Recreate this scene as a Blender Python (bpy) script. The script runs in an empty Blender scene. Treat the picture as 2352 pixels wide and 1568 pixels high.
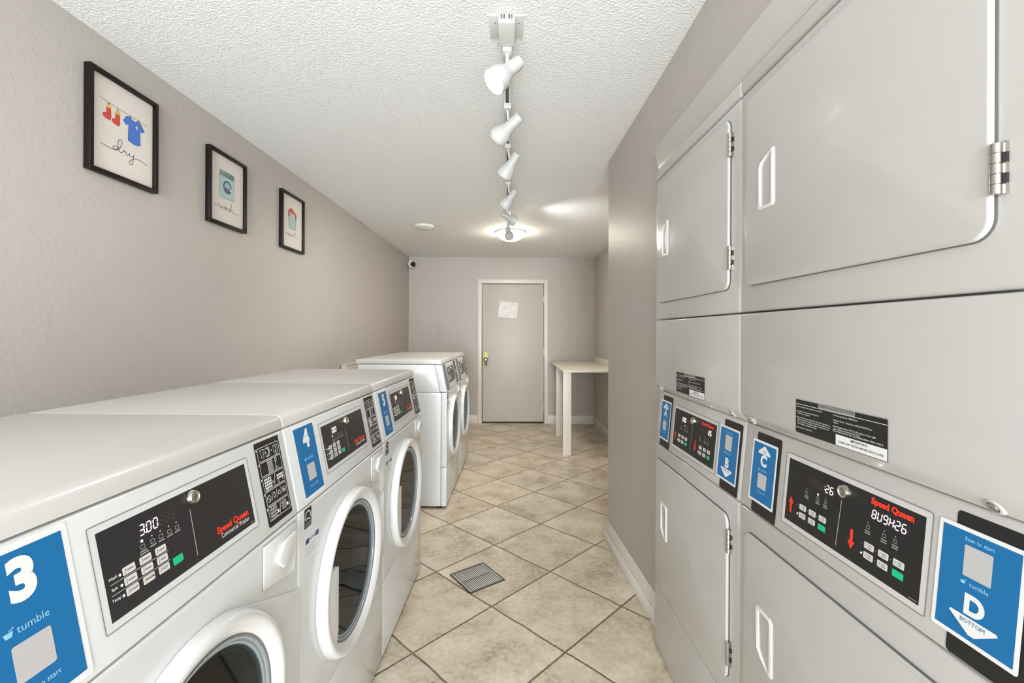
import bpy, bmesh, math, random
from mathutils import Vector, Matrix
random.seed(7)
S = bpy.context.scene
COL = S.collection
PI = math.pi

# ---------------------------------------------------------------- camera
F, PX, PY, CAM_H = 1020.0, 1170.0, 764.0, 1.326
cam_data = bpy.data.cameras.new('camera'); cam = bpy.data.objects.new('camera', cam_data); COL.objects.link(cam)
cam_data.sensor_width = 36.0; cam_data.lens = F / 2352 * 36
cam_data.shift_x = (1176 - PX) / 2352; cam_data.shift_y = (PY - 784) / 2352
cam_data.clip_start = 0.02
cam.matrix_world = Matrix.Translation((0, 0, CAM_H)) @ Matrix.Rotation(PI / 2, 4, 'X') @ Matrix.Rotation(0.0045, 4, 'Z')
S.camera = cam

# ---------------------------------------------------------------- light and exposure
w = bpy.data.worlds.new('daylight'); S.world = w; w.use_nodes = True
w.node_tree.nodes['Background'].inputs[0].default_value = (0.93, 0.97, 1.0, 1)
w.node_tree.nodes['Background'].inputs[1].default_value = 1.6
vs = S.view_settings
vs.view_transform = 'Standard'; vs.look = 'None'; vs.gamma = 1.0; vs.use_curve_mapping = False
vs.exposure = 0.25

def lamp(name, kind, loc, energy, color=(1, 1, 1), target=None, parent=None, **kw):
    d = bpy.data.lights.new(name, kind); d.energy = energy; d.color = color
    for k, v in kw.items(): setattr(d, k, v)
    o = bpy.data.objects.new(name, d); COL.objects.link(o); o.location = loc
    if target is not None:
        o.rotation_euler = (Vector(target) - Vector(loc)).to_track_quat('-Z', 'Y').to_euler()
    if parent: o.parent = parent
    return o
# added area lamps standing in for daylight from an assumed, unseen opening
lamp('added_daylight_opening', 'AREA', (0.0, -1.66, 1.15), 30, (0.88, 0.95, 1.0), (0, 2.2, 1.7), shape='RECTANGLE', size=2.5, size_y=2.0)
lamp('added_far_fill', 'AREA', (0.0, -6.0, 1.5), 360, (0.89, 0.95, 1.0), (0, 3, 1.3), shape='RECTANGLE', size=1.8, size_y=1.8)  # added far source, so brightness falls off less along the room
lamp('added_ceiling_fill', 'AREA', (0.0, -2.9, 0.15), 98, (0.88, 0.95, 1.0), (0, 2.6, 2.43), shape='RECTANGLE', size=2.6, size_y=1.6)  # added upward fill to brighten the ceiling

# ---------------------------------------------------------------- materials
def lin(c):
    return tuple(((v / 255) / 12.92 if v / 255 <= 0.04045 else ((v / 255 + 0.055) / 1.055) ** 2.4) for v in c) + (1,)
MATS = {}
def mat(name, rgb, rough=0.5, metal=0.0, spec=0.5, coat=0.0, emit=None, es=0.0, bump=None):
    if name in MATS: return MATS[name]
    m = bpy.data.materials.new(name); m.use_nodes = True; nt = m.node_tree; b = nt.nodes['Principled BSDF']
    b.inputs['Base Color'].default_value = lin(rgb); b.inputs['Roughness'].default_value = rough
    b.inputs['Metallic'].default_value = metal; b.inputs['Specular IOR Level'].default_value = spec
    b.inputs['Coat Weight'].default_value = coat; b.inputs['Coat Roughness'].default_value = 0.08
    if emit: b.inputs['Emission Color'].default_value = lin(emit); b.inputs['Emission Strength'].default_value = es
    # slight procedural variation of tone
    tc = nt.nodes.new('ShaderNodeTexCoord'); nz = nt.nodes.new('ShaderNodeTexNoise'); nz.inputs['Scale'].default_value = 7
    nt.links.new(tc.outputs['Object'], nz.inputs['Vector'])
    mx = nt.nodes.new('ShaderNodeMix'); mx.data_type = 'RGBA'; mx.inputs[0].default_value = 0.5
    c = lin(rgb); mx.inputs[6].default_value = tuple(v * 0.97 for v in c[:3]) + (1,); mx.inputs[7].default_value = tuple(min(1, v * 1.03) for v in c[:3]) + (1,)
    nt.links.new(nz.outputs['Fac'], mx.inputs[0]); nt.links.new(mx.outputs[2], b.inputs['Base Color'])
    if bump:
        sc, st, dist = bump
        n2 = nt.nodes.new('ShaderNodeTexNoise'); n2.inputs['Scale'].default_value = sc; n2.inputs['Detail'].default_value = 3
        nt.links.new(tc.outputs['Object'], n2.inputs['Vector'])
        bp = nt.nodes.new('ShaderNodeBump'); bp.inputs['Strength'].default_value = st; bp.inputs['Distance'].default_value = dist
        nt.links.new(n2.outputs['Fac'], bp.inputs['Height']); nt.links.new(bp.outputs['Normal'], b.inputs['Normal'])
    MATS[name] = m; return m

WALL = mat('wall_paint', (184, 177, 170), 0.42, spec=0.4, bump=(55, 0.30, 0.004))
TRIMP = mat('trim_paint', (222, 217, 209), 0.35)
DOORP = mat('door_paint', (193, 185, 176), 0.4)
WHITE = mat('washer_enamel', (216, 218, 217), 0.22, coat=0.3)
WHITEP = mat('white_plastic', (222, 222, 221), 0.25, coat=0.3)
LIDM = mat('washer_top', (202, 199, 194), 0.3)
DRY = mat('dryer_enamel', (186, 183, 179), 0.22, coat=0.35)
DARK = mat('gap_dark', (52, 50, 46), 0.8)
SEAM = mat('seam_grey', (120, 120, 115), 0.7)
BLACK = mat('control_black', (40, 38, 40), 0.35, coat=0.2)
PLATE = mat('plate_black', (30, 28, 28), 0.5)
BLUE = mat('sticker_blue', (14, 108, 166), 0.4)
BLUE2 = mat('sticker_pale_blue', (150, 205, 235), 0.4)
INK = mat('white_ink', (232, 232, 232), 0.5)
TILE = mat('blank_code_tile', (190, 188, 188), 0.5)
GREYINK = mat('grey_ink', (165, 165, 162), 0.5)
DIMINK = mat('unlit_segment', (84, 66, 56), 0.5)
RED = mat('red_ink', (236, 58, 30), 0.5)
GREEN = mat('green_button', (22, 190, 130), 0.4)
BUTTON = mat('button_grey', (214, 212, 206), 0.45)
LED = mat('led_white', (255, 235, 238), 0.5, emit=(255, 232, 236), es=2.2)
CHROME = mat('lock_chrome', (205, 200, 188), 0.18, metal=1.0)
STEEL = mat('hinge_steel', (190, 186, 180), 0.25, metal=1.0)
BRASS = mat('brass', (176, 166, 112), 0.5, metal=0.8)
RECSHADE = mat('pocket_shade_grey', (142, 144, 147), 0.4)  # shade of the pocket put into the colour of a flush floor
BEZEL = mat('bezel_grey', (204, 202, 198), 0.3)
RUBBER = mat('door_gasket', (58, 62, 70), 0.35)
DRUM = mat('drum_steel', (60, 62, 66), 0.35, metal=0.7)
RINGG = mat('glass_edge_ring', (150, 162, 172), 0.15, coat=0.5)
TEAL = mat('glass_edge_teal', (70, 130, 130), 0.15, coat=0.5)
FIX = mat('track_white', (216, 216, 212), 0.4)
SHADE = mat('spotlight_enamel', (198, 198, 194), 0.35)
FIXD = mat('track_slot', (96, 92, 88), 0.6)
FRAMEM = mat('frame_black', (17, 13, 10), 0.42, spec=0.25)
PAPER = mat('art_paper', (226, 217, 209), 0.6)
PENCIL = mat('art_black', (45, 42, 42), 0.6)
DRAIN = mat('drain_metal', (206, 206, 198), 0.4, metal=0.2)
DRAIND = mat('drain_dark', (38, 36, 30), 0.7)
TABLE = mat('table_paint', (222, 216, 204), 0.42)
PARCH = mat('wallbox_plastic', (200, 194, 178), 0.5)

def emis(name, rgb, s):
    m = bpy.data.materials.new(name); m.use_nodes = True; nt = m.node_tree; nt.nodes.clear()
    e = nt.nodes.new('ShaderNodeEmission'); e.inputs[0].default_value = lin(rgb); e.inputs[1].default_value = s
    o = nt.nodes.new('ShaderNodeOutputMaterial'); nt.links.new(e.outputs[0], o.inputs[0]); return m
BULB = emis('bulb_lit', (255, 250, 240), 9)
DOME = emis('dome_lit', (255, 244, 224), 42)

def glass(name, tint, ior=1.5):
    m = bpy.data.materials.new(name); m.use_nodes = True; nt = m.node_tree; nt.nodes.clear()
    t = nt.nodes.new('ShaderNodeBsdfTransparent'); t.inputs[0].default_value = tint
    g = nt.nodes.new('ShaderNodeBsdfGlossy'); g.inputs['Roughness'].default_value = 0.02
    lw = nt.nodes.new('ShaderNodeLayerWeight'); lw.inputs['Blend'].default_value = 0.5
    pw = nt.nodes.new('ShaderNodeMath'); pw.operation = 'POWER'; pw.inputs[1].default_value = 4.0
    f = nt.nodes.new('ShaderNodeMath'); f.operation = 'MULTIPLY_ADD'; f.inputs[1].default_value = ior; f.inputs[2].default_value = 0.04
    nt.links.new(lw.outputs['Facing'], pw.inputs[0]); nt.links.new(pw.outputs[0], f.inputs[0])
    mx = nt.nodes.new('ShaderNodeMixShader'); o = nt.nodes.new('ShaderNodeOutputMaterial')
    nt.links.new(f.outputs[0], mx.inputs[0]); nt.links.new(t.outputs[0], mx.inputs[1]); nt.links.new(g.outputs[0], mx.inputs[2]); nt.links.new(mx.outputs[0], o.inputs[0])
    return m
GLASS = glass('washer_glass', (0.30, 0.34, 0.38, 1), 0.45)
PANE = glass('picture_glass', (1, 1, 1, 1), 0.12)

def ceiling_mat():
    m = bpy.data.materials.new('ceiling_stipple'); m.use_nodes = True; nt = m.node_tree; b = nt.nodes['Principled BSDF']
    b.inputs['Base Color'].default_value = lin((246, 247, 246)); b.inputs['Roughness'].default_value = 0.7
    tc = nt.nodes.new('ShaderNodeTexCoord')
    n = nt.nodes.new('ShaderNodeTexNoise'); n.inputs['Scale'].default_value = 118; n.inputs['Detail'].default_value = 3; n.inputs['Distortion'].default_value = 0.4
    r = nt.nodes.new('ShaderNodeValToRGB'); r.color_ramp.elements[0].position = 0.38; r.color_ramp.elements[1].position = 0.70
    bp = nt.nodes.new('ShaderNodeBump'); bp.inputs['Strength'].default_value = 0.42; bp.inputs['Distance'].default_value = 0.006
    nt.links.new(tc.outputs['Object'], n.inputs['Vector']); nt.links.new(n.outputs['Fac'], r.inputs[0]); nt.links.new(r.outputs[0], bp.inputs['Height']); nt.links.new(bp.outputs['Normal'], b.inputs['Normal'])
    return m

def floor_mat():
    m = bpy.data.materials.new('floor_tiles'); m.use_nodes = True; nt = m.node_tree; b = nt.nodes['Principled BSDF']; L = nt.links
    def M(op, a, bb=None, c=None):
        n = nt.nodes.new('ShaderNodeMath'); n.operation = op
        for i, v in enumerate((a, bb, c)):
            if v is None: continue
            if isinstance(v, (int, float)): n.inputs[i].default_value = v
            else: L.new(v, n.inputs[i])
        return n.outputs[0]
    tc = nt.nodes.new('ShaderNodeTexCoord'); sep = nt.nodes.new('ShaderNodeSeparateXYZ'); L.new(tc.outputs['Object'], sep.inputs[0])
    wob = nt.nodes.new('ShaderNodeTexNoise'); wob.inputs['Scale'].default_value = 6; L.new(tc.outputs['Object'], wob.inputs['Vector'])
    wv = M('MULTIPLY', M('SUBTRACT', wob.outputs['Fac'], 0.5), 0.010)
    x = M('ADD', M('SUBTRACT', sep.outputs[0], -0.0806), wv); y = M('ADD', M('SUBTRACT', sep.outputs[1], 2.1526), wv)
    a, c, bb, d = 0.3200, -0.3065, 0.3125, 0.3145
    det = a * d - bb * c
    i = M('ADD', M('MULTIPLY', x, d / det), M('MULTIPLY', y, -bb / det))
    j = M('ADD', M('MULTIPLY', x, -c / det), M('MULTIPLY', y, a / det))
    def edge(v):
        f = M('FRACT', v); return M('MINIMUM', f, M('SUBTRACT', 1.0, f))
    e = M('MINIMUM', edge(i), edge(j))
    mr = nt.nodes.new('ShaderNodeMapRange'); mr.inputs['From Min'].default_value = 0.0065; mr.inputs['From Max'].default_value = 0.0130
    rough_n = nt.nodes.new('ShaderNodeTexNoise'); rough_n.inputs['Scale'].default_value = 90; L.new(tc.outputs['Object'], rough_n.inputs['Vector'])
    L.new(M('ADD', e, M('MULTIPLY', M('SUBTRACT', rough_n.outputs['Fac'], 0.5), 0.004)), mr.inputs['Value'])
    # per tile tone
    cmb = nt.nodes.new('ShaderNodeCombineXYZ'); L.new(M('FLOOR', i), cmb.inputs[0]); L.new(M('FLOOR', j), cmb.inputs[1])
    wn = nt.nodes.new('ShaderNodeTexWhiteNoise'); wn.noise_dimensions = '2D'; L.new(cmb.outputs[0], wn.inputs['Vector'])
    off = nt.nodes.new('ShaderNodeVectorMath'); off.operation = 'MULTIPLY_ADD'; L.new(cmb.outputs[0], off.inputs[0]); off.inputs[1].default_value = (3.1, 5.3, 0); L.new(tc.outputs['Object'], off.inputs[2])
    cl = nt.nodes.new('ShaderNodeTexNoise'); cl.inputs['Scale'].default_value = 4.2; cl.inputs['Detail'].default_value = 7; cl.inputs['Roughness'].default_value = 0.66; L.new(off.outputs[0], cl.inputs['Vector'])
    sp = nt.nodes.new('ShaderNodeTexNoise'); sp.inputs['Scale'].default_value = 45; sp.inputs['Detail'].default_value = 4; L.new(off.outputs[0], sp.inputs['Vector'])
    v = M('ADD', M('ADD', M('MULTIPLY', cl.outputs['Fac'], 0.95), M('MULTIPLY', sp.outputs['Fac'], 0.40)), M('SUBTRACT', M('MULTIPLY', wn.outputs['Value'], 0.07), 0.055))
    cr = nt.nodes.new('ShaderNodeValToRGB'); L.new(v, cr.inputs[0])
    el = cr.color_ramp.elements; el[0].position = 0.42; el[0].color = lin((152, 136, 110)); el[1].position = 0.86; el[1].color = lin((232, 219, 197))
    e2 = el.new(0.62); e2.color = lin((206, 190, 165))
    mx = nt.nodes.new('ShaderNodeMix'); mx.data_type = 'RGBA'; L.new(mr.outputs[0], mx.inputs[0]); gn = nt.nodes.new('ShaderNodeValToRGB'); L.new(rough_n.outputs['Fac'], gn.inputs[0]); gn.color_ramp.elements[0].position = 0.35; gn.color_ramp.elements[0].color = lin((92, 78, 64)); gn.color_ramp.elements[1].position = 0.68; gn.color_ramp.elements[1].color = lin((138, 124, 106)); L.new(gn.outputs[0], mx.inputs[6]); 
    # each tile leans a little greyer or tanner, with a few dark specks of dirt
    hs = nt.nodes.new('ShaderNodeHueSaturation'); L.new(cr.outputs[0], hs.inputs['Color']); L.new(M('ADD', M('MULTIPLY', wn.outputs['Value'], 0.20), 0.80), hs.inputs['Saturation'])
    vo = nt.nodes.new('ShaderNodeTexVoronoi'); vo.inputs['Scale'].default_value = 5.5; L.new(tc.outputs['Object'], vo.inputs['Vector'])
    rs = nt.nodes.new('ShaderNodeMapRange'); rs.inputs['From Min'].default_value = 0.035; rs.inputs['From Max'].default_value = 0.075; rs.inputs['To Min'].default_value = 0.62; L.new(M('ADD', vo.outputs['Distance'], M('MULTIPLY', sp.outputs['Fac'], 0.05)), rs.inputs['Value'])
    ml = nt.nodes.new('ShaderNodeVectorMath'); ml.operation = 'SCALE'; L.new(hs.outputs[0], ml.inputs[0]); L.new(rs.outputs[0], ml.inputs['Scale'])
    L.new(ml.outputs[0], mx.inputs[7])
    L.new(mx.outputs[2], b.inputs['Base Color'])
    b.inputs['Roughness'].default_value = 0.36; b.inputs['Specular IOR Level'].default_value = 0.35
    bp = nt.nodes.new('ShaderNodeBump'); bp.inputs['Strength'].default_value = 0.5; bp.inputs['Distance'].default_value = 0.003
    L.new(M('ADD', mr.outputs[0], M('MULTIPLY', cl.outputs['Fac'], 0.35)), bp.inputs['Height']); L.new(bp.outputs['Normal'], b.inputs['Normal'])
    return m

# ---------------------------------------------------------------- geometry helpers
class MB:
    """collects pieces and links them as ONE mesh object"""
    def __init__(s): s.bm = bmesh.new(); s.mats = []
    def mi(s, m):
        if m not in s.mats: s.mats.append(m)
        return s.mats.index(m)
    def merge(s, t, m, M=None):
        k = s.mi(m)
        for f in t.faces: f.material_index = k
        if M is not None: bmesh.ops.transform(t, matrix=M, verts=t.verts)
        me = bpy.data.meshes.new('tmp'); t.to_mesh(me); t.free(); s.bm.from_mesh(me); bpy.data.meshes.remove(me)
    def prism(s, pts, axis, d0, d1, m, bev=0, seg=3, M=None, ang=30):
        """pts: 2D outline; axis 'x': (y,z), 'y': (x,z), 'z': (x,y)"""
        t = bmesh.new()
        def P(p, d): return {'x': (d, p[0], p[1]), 'y': (p[0], d, p[1]), 'z': (p[0], p[1], d)}[axis]
        a = [t.verts.new(P(p, d0)) for p in pts]; b = [t.verts.new(P(p, d1)) for p in pts]
        t.faces.new(a); t.faces.new(b)
        for i in range(len(pts)):
            j = (i + 1) % len(pts); t.faces.new((a[i], a[j], b[j], b[i]))
        bmesh.ops.recalc_face_normals(t, faces=t.faces)
        if bev:
            es = [e for e in t.edges if len(e.link_faces) == 2 and e.calc_face_angle(0) > math.radians(ang)]
            bmesh.ops.bevel(t, geom=es, offset=bev, segments=seg, profile=0.5, affect='EDGES', clamp_overlap=True)
        s.merge(t, m, M); return s
    def box(s, x0, x1, y0, y1, z0, z1, m, bev=0, seg=3, M=None):
        return s.prism([(x0, y0), (x1, y0), (x1, y1), (x0, y1)], 'z', z0, z1, m, bev, seg, M)
    def holed(s, pts, c, r, d0, d1, m, bev=0, seg=3, n=72):
        """slab between x=d0 and x=d1 with outline pts (y,z) star-shaped about c, and a round hole"""
        angs = set(round(2 * PI * k / n, 5) for k in range(n))
        for p in pts: angs.add(round(math.atan2(p[1] - c[1], p[0] - c[0]) % (2 * PI), 5))
        A0 = sorted(angs); A = [A0[0]]
        corner = set(round(math.atan2(p[1] - c[1], p[0] - c[0]) % (2 * PI), 5) for p in pts)
        for a in A0[1:]:
            if a - A[-1] < 0.012:
                if a in corner and A[-1] not in corner: A[-1] = a
                elif a in corner: A.append(a)
                continue
            A.append(a)
        out = []
        for a in A:
            dx, dy = math.cos(a), math.sin(a); best = None
            for i in range(len(pts)):
                p, q = pts[i], pts[(i + 1) % len(pts)]; ex, ey = q[0] - p[0], q[1] - p[1]; det = dx * -ey + ex * dy
                if abs(det) < 1e-9: continue
                bx, by = p[0] - c[0], p[1] - c[1]; tt = (bx * -ey + ex * by) / det; uu = (dx * by - dy * bx) / det
                if tt > 0 and -1e-4 <= uu <= 1 + 1e-4: best = tt if best is None else max(best, tt)
            out.append((c[0] + dx * best, c[1] + dy * best))
        inn = [(c[0] + math.cos(a) * r, c[1] + math.sin(a) * r) for a in A]
        t = bmesh.new(); k = len(A)
        V = [[t.verts.new((d, p[0], p[1])) for p in L] for d, L in ((d0, out), (d1, out), (d1, inn), (d0, inn))]
        for a, b in ((0, 1), (1, 2), (2, 3), (3, 0)):
            for i in range(k):
                j = (i + 1) % k; t.faces.new((V[a][i], V[a][j], V[b][j], V[b][i]))
        bmesh.ops.recalc_face_normals(t, faces=t.faces)
        if bev:
            ov = set(V[0]) | set(V[1])
            es = [e for e in t.edges if e.verts[0] in ov and e.verts[1] in ov and e.calc_face_angle(0) > 0.5]
            bmesh.ops.bevel(t, geom=es, offset=bev, segments=seg, profile=0.5, affect='EDGES', clamp_overlap=True)
        s.merge(t, m); return s
    def lathe(s, prof, m, M=None, n=64, closed=False, arc=None):
        """prof: (r, h) rings about +Z"""
        t = bmesh.new(); rings = []
        for r, h in prof:
            if r < 1e-6: rings.append([t.verts.new((0, 0, h))])
            else: rings.append([t.verts.new((r * math.cos(2 * PI * k / n), r * math.sin(2 * PI * k / n), h)) for k in range(n)])
        for a, b in zip(rings, rings[1:]):
            for k in range(n):
                q = (k + 1) % n
                if len(a) == 1 and len(b) == 1: break
                if len(a) == 1: t.faces.new((a[0], b[k], b[q]))
                elif len(b) == 1: t.faces.new((a[k], a[q], b[0]))
                else: t.faces.new((a[k], a[q], b[q], b[k]))
        bmesh.ops.recalc_face_normals(t, faces=t.faces)
        for f in t.faces: f.smooth = True
        s.merge(t, m, M); return s
    def tube(s, pts, r, m, n=10, M=None):
        t = bmesh.new(); rings = []
        pts = [Vector(p) for p in pts]
        for i, p in enumerate(pts):
            d = (pts[min(i + 1, len(pts) - 1)] - pts[max(i - 1, 0)]).normalized()
            q = d.to_track_quat('Z', 'Y')
            rr = r[i] if isinstance(r, (list, tuple)) else r
            rings.append([t.verts.new(p + q @ Vector((rr * math.cos(2 * PI * k / n), rr * math.sin(2 * PI * k / n), 0))) for k in range(n)])
        for a, b in zip(rings, rings[1:]):
            for k in range(n): t.faces.new((a[k], a[(k + 1) % n], b[(k + 1) % n], b[k]))
        t.faces.new(rings[0]); t.faces.new(rings[-1])
        bmesh.ops.recalc_face_normals(t, faces=t.faces)
        for f in t.faces: f.smooth = len(f.verts) == 4
        s.merge(t, m, M); return s
    def build(s, name, parent=None, smooth=True):
        me = bpy.data.meshes.new(name); s.bm.to_mesh(me); s.bm.free()
        for m in s.mats: me.materials.append(m)
        if smooth and len(me.polygons): me.polygons.foreach_set('use_smooth', [True] * len(me.polygons)); me.set_sharp_from_angle(angle=math.radians(38))
        o = bpy.data.objects.new(name, me); COL.objects.link(o)
        if parent: o.parent = parent
        return o

_tc = {}
def text_geo(txt, bold=0.0, align='CENTER', spacing=1.0):
    k = (txt, bold, align, spacing)
    if k in _tc: return _tc[k]
    c = bpy.data.curves.new('t', 'FONT'); c.body = txt; c.size = 1.0; c.align_x = align; c.align_y = 'CENTER'; c.resolution_u = 5 if len(txt) < 3 else 2
    c.offset = bold; c.space_character = spacing
    o = bpy.data.objects.new('t', c); COL.objects.link(o)
    me = bpy.data.meshes.new_from_object(o, depsgraph=bpy.context.evaluated_depsgraph_get())
    r = ([(v.co.x, v.co.y) for v in me.vertices], [tuple(p.vertices) for p in me.polygons])
    bpy.data.objects.remove(o); bpy.data.curves.remove(c); bpy.data.meshes.remove(me)
    _tc[k] = r; return r

SEG = {'0': 'abcdef', '1': 'bc', '2': 'abged', '3': 'abgcd', '5': 'afgcd', '6': 'afgedc', '8': 'abcdefg', '9': 'abcdfg', 'U': 'bcdef', 'H': 'bcefg', '4': 'fgbc', 'P': 'abefg', '7': 'abc'}
class Flat:
    """printed graphics laid on a surface. fn(u, v, off) -> local 3D point"""
    def __init__(s, fn, step=0.00025): s.mb = MB(); s.fn = fn; s.step = step
    def faces(s, pts, fs, m, layer):
        k = s.mb.mi(m); vs = [s.mb.bm.verts.new(s.fn(u, v, layer * s.step)) for u, v in pts]
        for f in fs:
            try: q = s.mb.bm.faces.new([vs[i] for i in f]); q.material_index = k
            except ValueError: pass
    def poly(s, pts, m, layer=1): s.faces(pts, [tuple(range(len(pts)))], m, layer)
    def rr(s, u0, v0, u1, v1, r, n=5):
        P = []
        for cx, cy, a0 in ((u1 - r, v1 - r, 0), (u0 + r, v1 - r, 90), (u0 + r, v0 + r, 180), (u1 - r, v0 + r, 270)):
            for k in range(n + 1):
                a = math.radians(a0 + 90 * k / n); P.append((cx + r * math.cos(a), cy + r * math.sin(a)))
        return P
    def rect(s, u0, v0, u1, v1, m, layer=1, r=0.0):
        s.poly(s.rr(u0, v0, u1, v1, r) if r > 0 else [(u0, v0), (u1, v0), (u1, v1), (u0, v1)], m, layer)
    def ring(s, u0, v0, u1, v1, w_, m, layer=1, r=0.003):
        a = s.rr(u0, v0, u1, v1, r); b = s.rr(u0 + w_, v0 + w_, u1 - w_, v1 - w_, max(r - w_, 0.0004)); n = len(a)
        s.faces(a + b, [(i, (i + 1) % n, n + (i + 1) % n, n + i) for i in range(n)], m, layer)
    def circ(s, u, v, r, m, layer=1, w_=None, n=20, a0=0, a1=360):
        A = [(u + r * math.cos(math.radians(a0 + (a1 - a0) * k / n)), v + r * math.sin(math.radians(a0 + (a1 - a0) * k / n))) for k in range(n + 1)]
        if w_ is None: s.poly(A[:-1], m, layer)
        else: s.line(A, w_, m, layer)
    def line(s, P, w_, m, layer=1):
        L, R = [], []
        for i, p in enumerate(P):
            a = P[max(i - 1, 0)]; b = P[min(i + 1, len(P) - 1)]; dx, dy = b[0] - a[0], b[1] - a[1]; d = math.hypot(dx, dy) or 1
            ww = (w_[i] if isinstance(w_, list) else w_) / 2
            L.append((p[0] - dy / d * ww, p[1] + dx / d * ww)); R.append((p[0] + dy / d * ww, p[1] - dx / d * ww))
        n = len(P); s.faces(L + R, [(i, i + 1, n + i + 1, n + i) for i in range(n - 1)], m, layer)
    def curve(s, P, w_, m, layer=1, k=7):
        Q = []
        P2 = [P[0]] + list(P) + [P[-1]]
        for i in range(1, len(P2) - 2):
            p0, p1, p2, p3 = P2[i - 1:i + 3]
            for j in range(k):
                t = j / k
                Q.append(tuple(0.5 * (2 * p1[c] + (p2[c] - p0[c]) * t + (2 * p0[c] - 5 * p1[c] + 4 * p2[c] - p3[c]) * t * t + (3 * p1[c] - p0[c] - 3 * p2[c] + p3[c]) * t ** 3) for c in (0, 1)))
        Q.append(P[-1]); s.line(Q, w_, m, layer)
    def text(s, txt, u, v, size, m, layer=2, bold=0.0, width=None, align='CENTER', shear=0.0):
        pts, fs = text_geo(txt, bold, align)
        if not pts: return
        sx = size
        if width:
            ext = max(p[0] for p in pts) - min(p[0] for p in pts); sx = width / ext
        s.faces([(u + p[0] * sx + shear * p[1] * size, v + p[1] * size) for p in pts], fs, m, layer)
    def seg(s, ch, u, v, h, m, layer=3, wd=None):
        wd = wd or h * 0.55; t = h * 0.105; sl = 0.12
        if ch == ':':
            for q in (0.3, 0.7): s.rect(u + wd * .4, v + h * q - t / 2, u + wd * .4 + t, v + h * q + t / 2, m, layer)
            return
        if ch == '.': s.rect(u - t, v, u, v + t, m, layer); return
        g = {'a': (0.12, 1, .88, 1), 'g': (.12, .5, .88, .5), 'd': (.12, 0, .88, 0), 'f': (0, .92, 0, .56), 'b': (1, .92, 1, .56), 'e': (0, .44, 0, .08), 'c': (1, .44, 1, .08)}
        for q in SEG.get(ch, ''):
            x0, y0, x1, y1 = g[q]
            s.line([(u + x0 * wd + sl * y0 * h, v + y0 * h), (u + x1 * wd + sl * y1 * h, v + y1 * h)], t, m, layer)
    def build(s, name, parent=None): return s.mb.build(name, parent, smooth=False)

def thing(name, label, cat, loc=(0, 0, 0), rz=0, group=None):
    o = bpy.data.objects.new(name, None); COL.objects.link(o); o.location = loc; o.rotation_euler = (0, 0, rz)
    o.empty_display_size = 0.1
    o['label'] = label; o['category'] = cat
    if group: o['group'] = group
    return o
def struct(o):
    o['kind'] = 'structure'; return o

# ---------------------------------------------------------------- room shell
H = 2.43
mb = MB(); mb.box(-1.9, 1.7, -1.8, 6.7, -0.1, 0, floor_mat()); struct(mb.build('floor', smooth=False))
mb = MB(); mb.box(-1.9, 1.7, -1.8, 6.7, H, H + 0.1, ceiling_mat()); struct(mb.build('ceiling', smooth=False))
mb = MB(); mb.prism([(-1.575, -1.75), (-1.537, 1.3), (-1.497, 3.64), (-1.475, 6.5), (-1.7, 6.5), (-1.7, -1.75)], 'z', 0, H, WALL); struct(mb.build('wall_left', smooth=False))
DX0, DX1, DZ = -0.407, 0.505, 2.05      # door opening
mb = MB()
for b in ((-1.7, DX0 - 0.0, 0, H), (DX1, 1.5, 0, H), (DX0, DX1, DZ, H)): mb.box(b[0], b[1], 6.5, 6.65, b[2], b[3], WALL)
struct(mb.build('wall_back', smooth=False))
# the stub wall between the dryers and the nook (slightly twisted drywall with a rounded corner) and the bulkhead over the dryers
mb = MB(); t = bmesh.new()
bot = [(0.694, 1.912, 0), (0.640, 2.872, 0), (1.45, 2.872, 0), (1.45, 1.912, 0)]
top = [(0.646, 1.912, H), (0.634, 2.872, H), (1.45, 2.872, H), (1.45, 1.912, H)]
a = [t.verts.new(p) for p in bot]; b = [t.verts.new(p) for p in top]
t.faces.new(a); t.faces.new(b)
fe = []
for i in range(4):
    j = (i + 1) % 4; t.faces.new((a[i], a[j], b[j], b[i]))
bmesh.ops.recalc_face_normals(t, faces=t.faces)
e = [e for e in t.edges if set(e.verts) == {a[1], b[1]}]
bmesh.ops.bevel(t, geom=e, offset=0.012, segments=5, profile=0.5, affect='EDGES')
mb.merge(t, WALL)
mb.box(0.6462, 1.45, -1.75, 1.914, 2.03, H, WALL)
mb.box(1.385, 1.45, -1.75, 1.914, 0, H, WALL)
struct(mb.build('wall_right'))
mb = MB(); mb.box(1.245, 1.45, 2.872, 6.5, 0, H, WALL); struct(mb.build('wall_nook', smooth=False))
mb = MB()   # unseen wall behind the camera; opening assumed, widened to admit the added light
for b in ((-1.7, -1.42, 0, H), (1.32, 1.5, 0, H), (-1.42, 1.32, 2.36, H)): mb.box(b[0], b[1], -1.8, -1.68, b[2], b[3], WALL)
struct(mb.build('wall_front', smooth=False))

def baseboard(name, p0, p1, n, h=0.12, shoe=False, z=0.0):
    """moulded board along p0-p1, n = unit normal into the room"""
    prof = [(0, 0), (0.014, 0), (0.014, 0.075), (0.011, 0.079), (0.011, 0.094), (0.007, 0.099), (0.007, 0.112), (0.003, h), (0, h)]
    mb = MB(); p0 = Vector((*p0, 0)); p1 = Vector((*p1, 0)); d = (p1 - p0).normalized(); nn = Vector((*n, 0))
    M = Matrix((( nn.x, d.x, 0, p0.x), (nn.y, d.y, 0, p0.y), (0, 0, 1, z), (0, 0, 0, 1)))
    mb.prism(prof, 'y', 0, (p1 - p0).length, TRIMP, 0.0012, 2, M)
    if shoe:
        mb.prism([(0.0141, 0.0), (0.028, 0), (0.028, 0.038), (0.023, 0.05), (0.0141, 0.053)], 'y', -0.004, (p1 - p0).length, TRIMP, 0.002, 2, M)
    return struct(mb.build(name))
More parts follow.
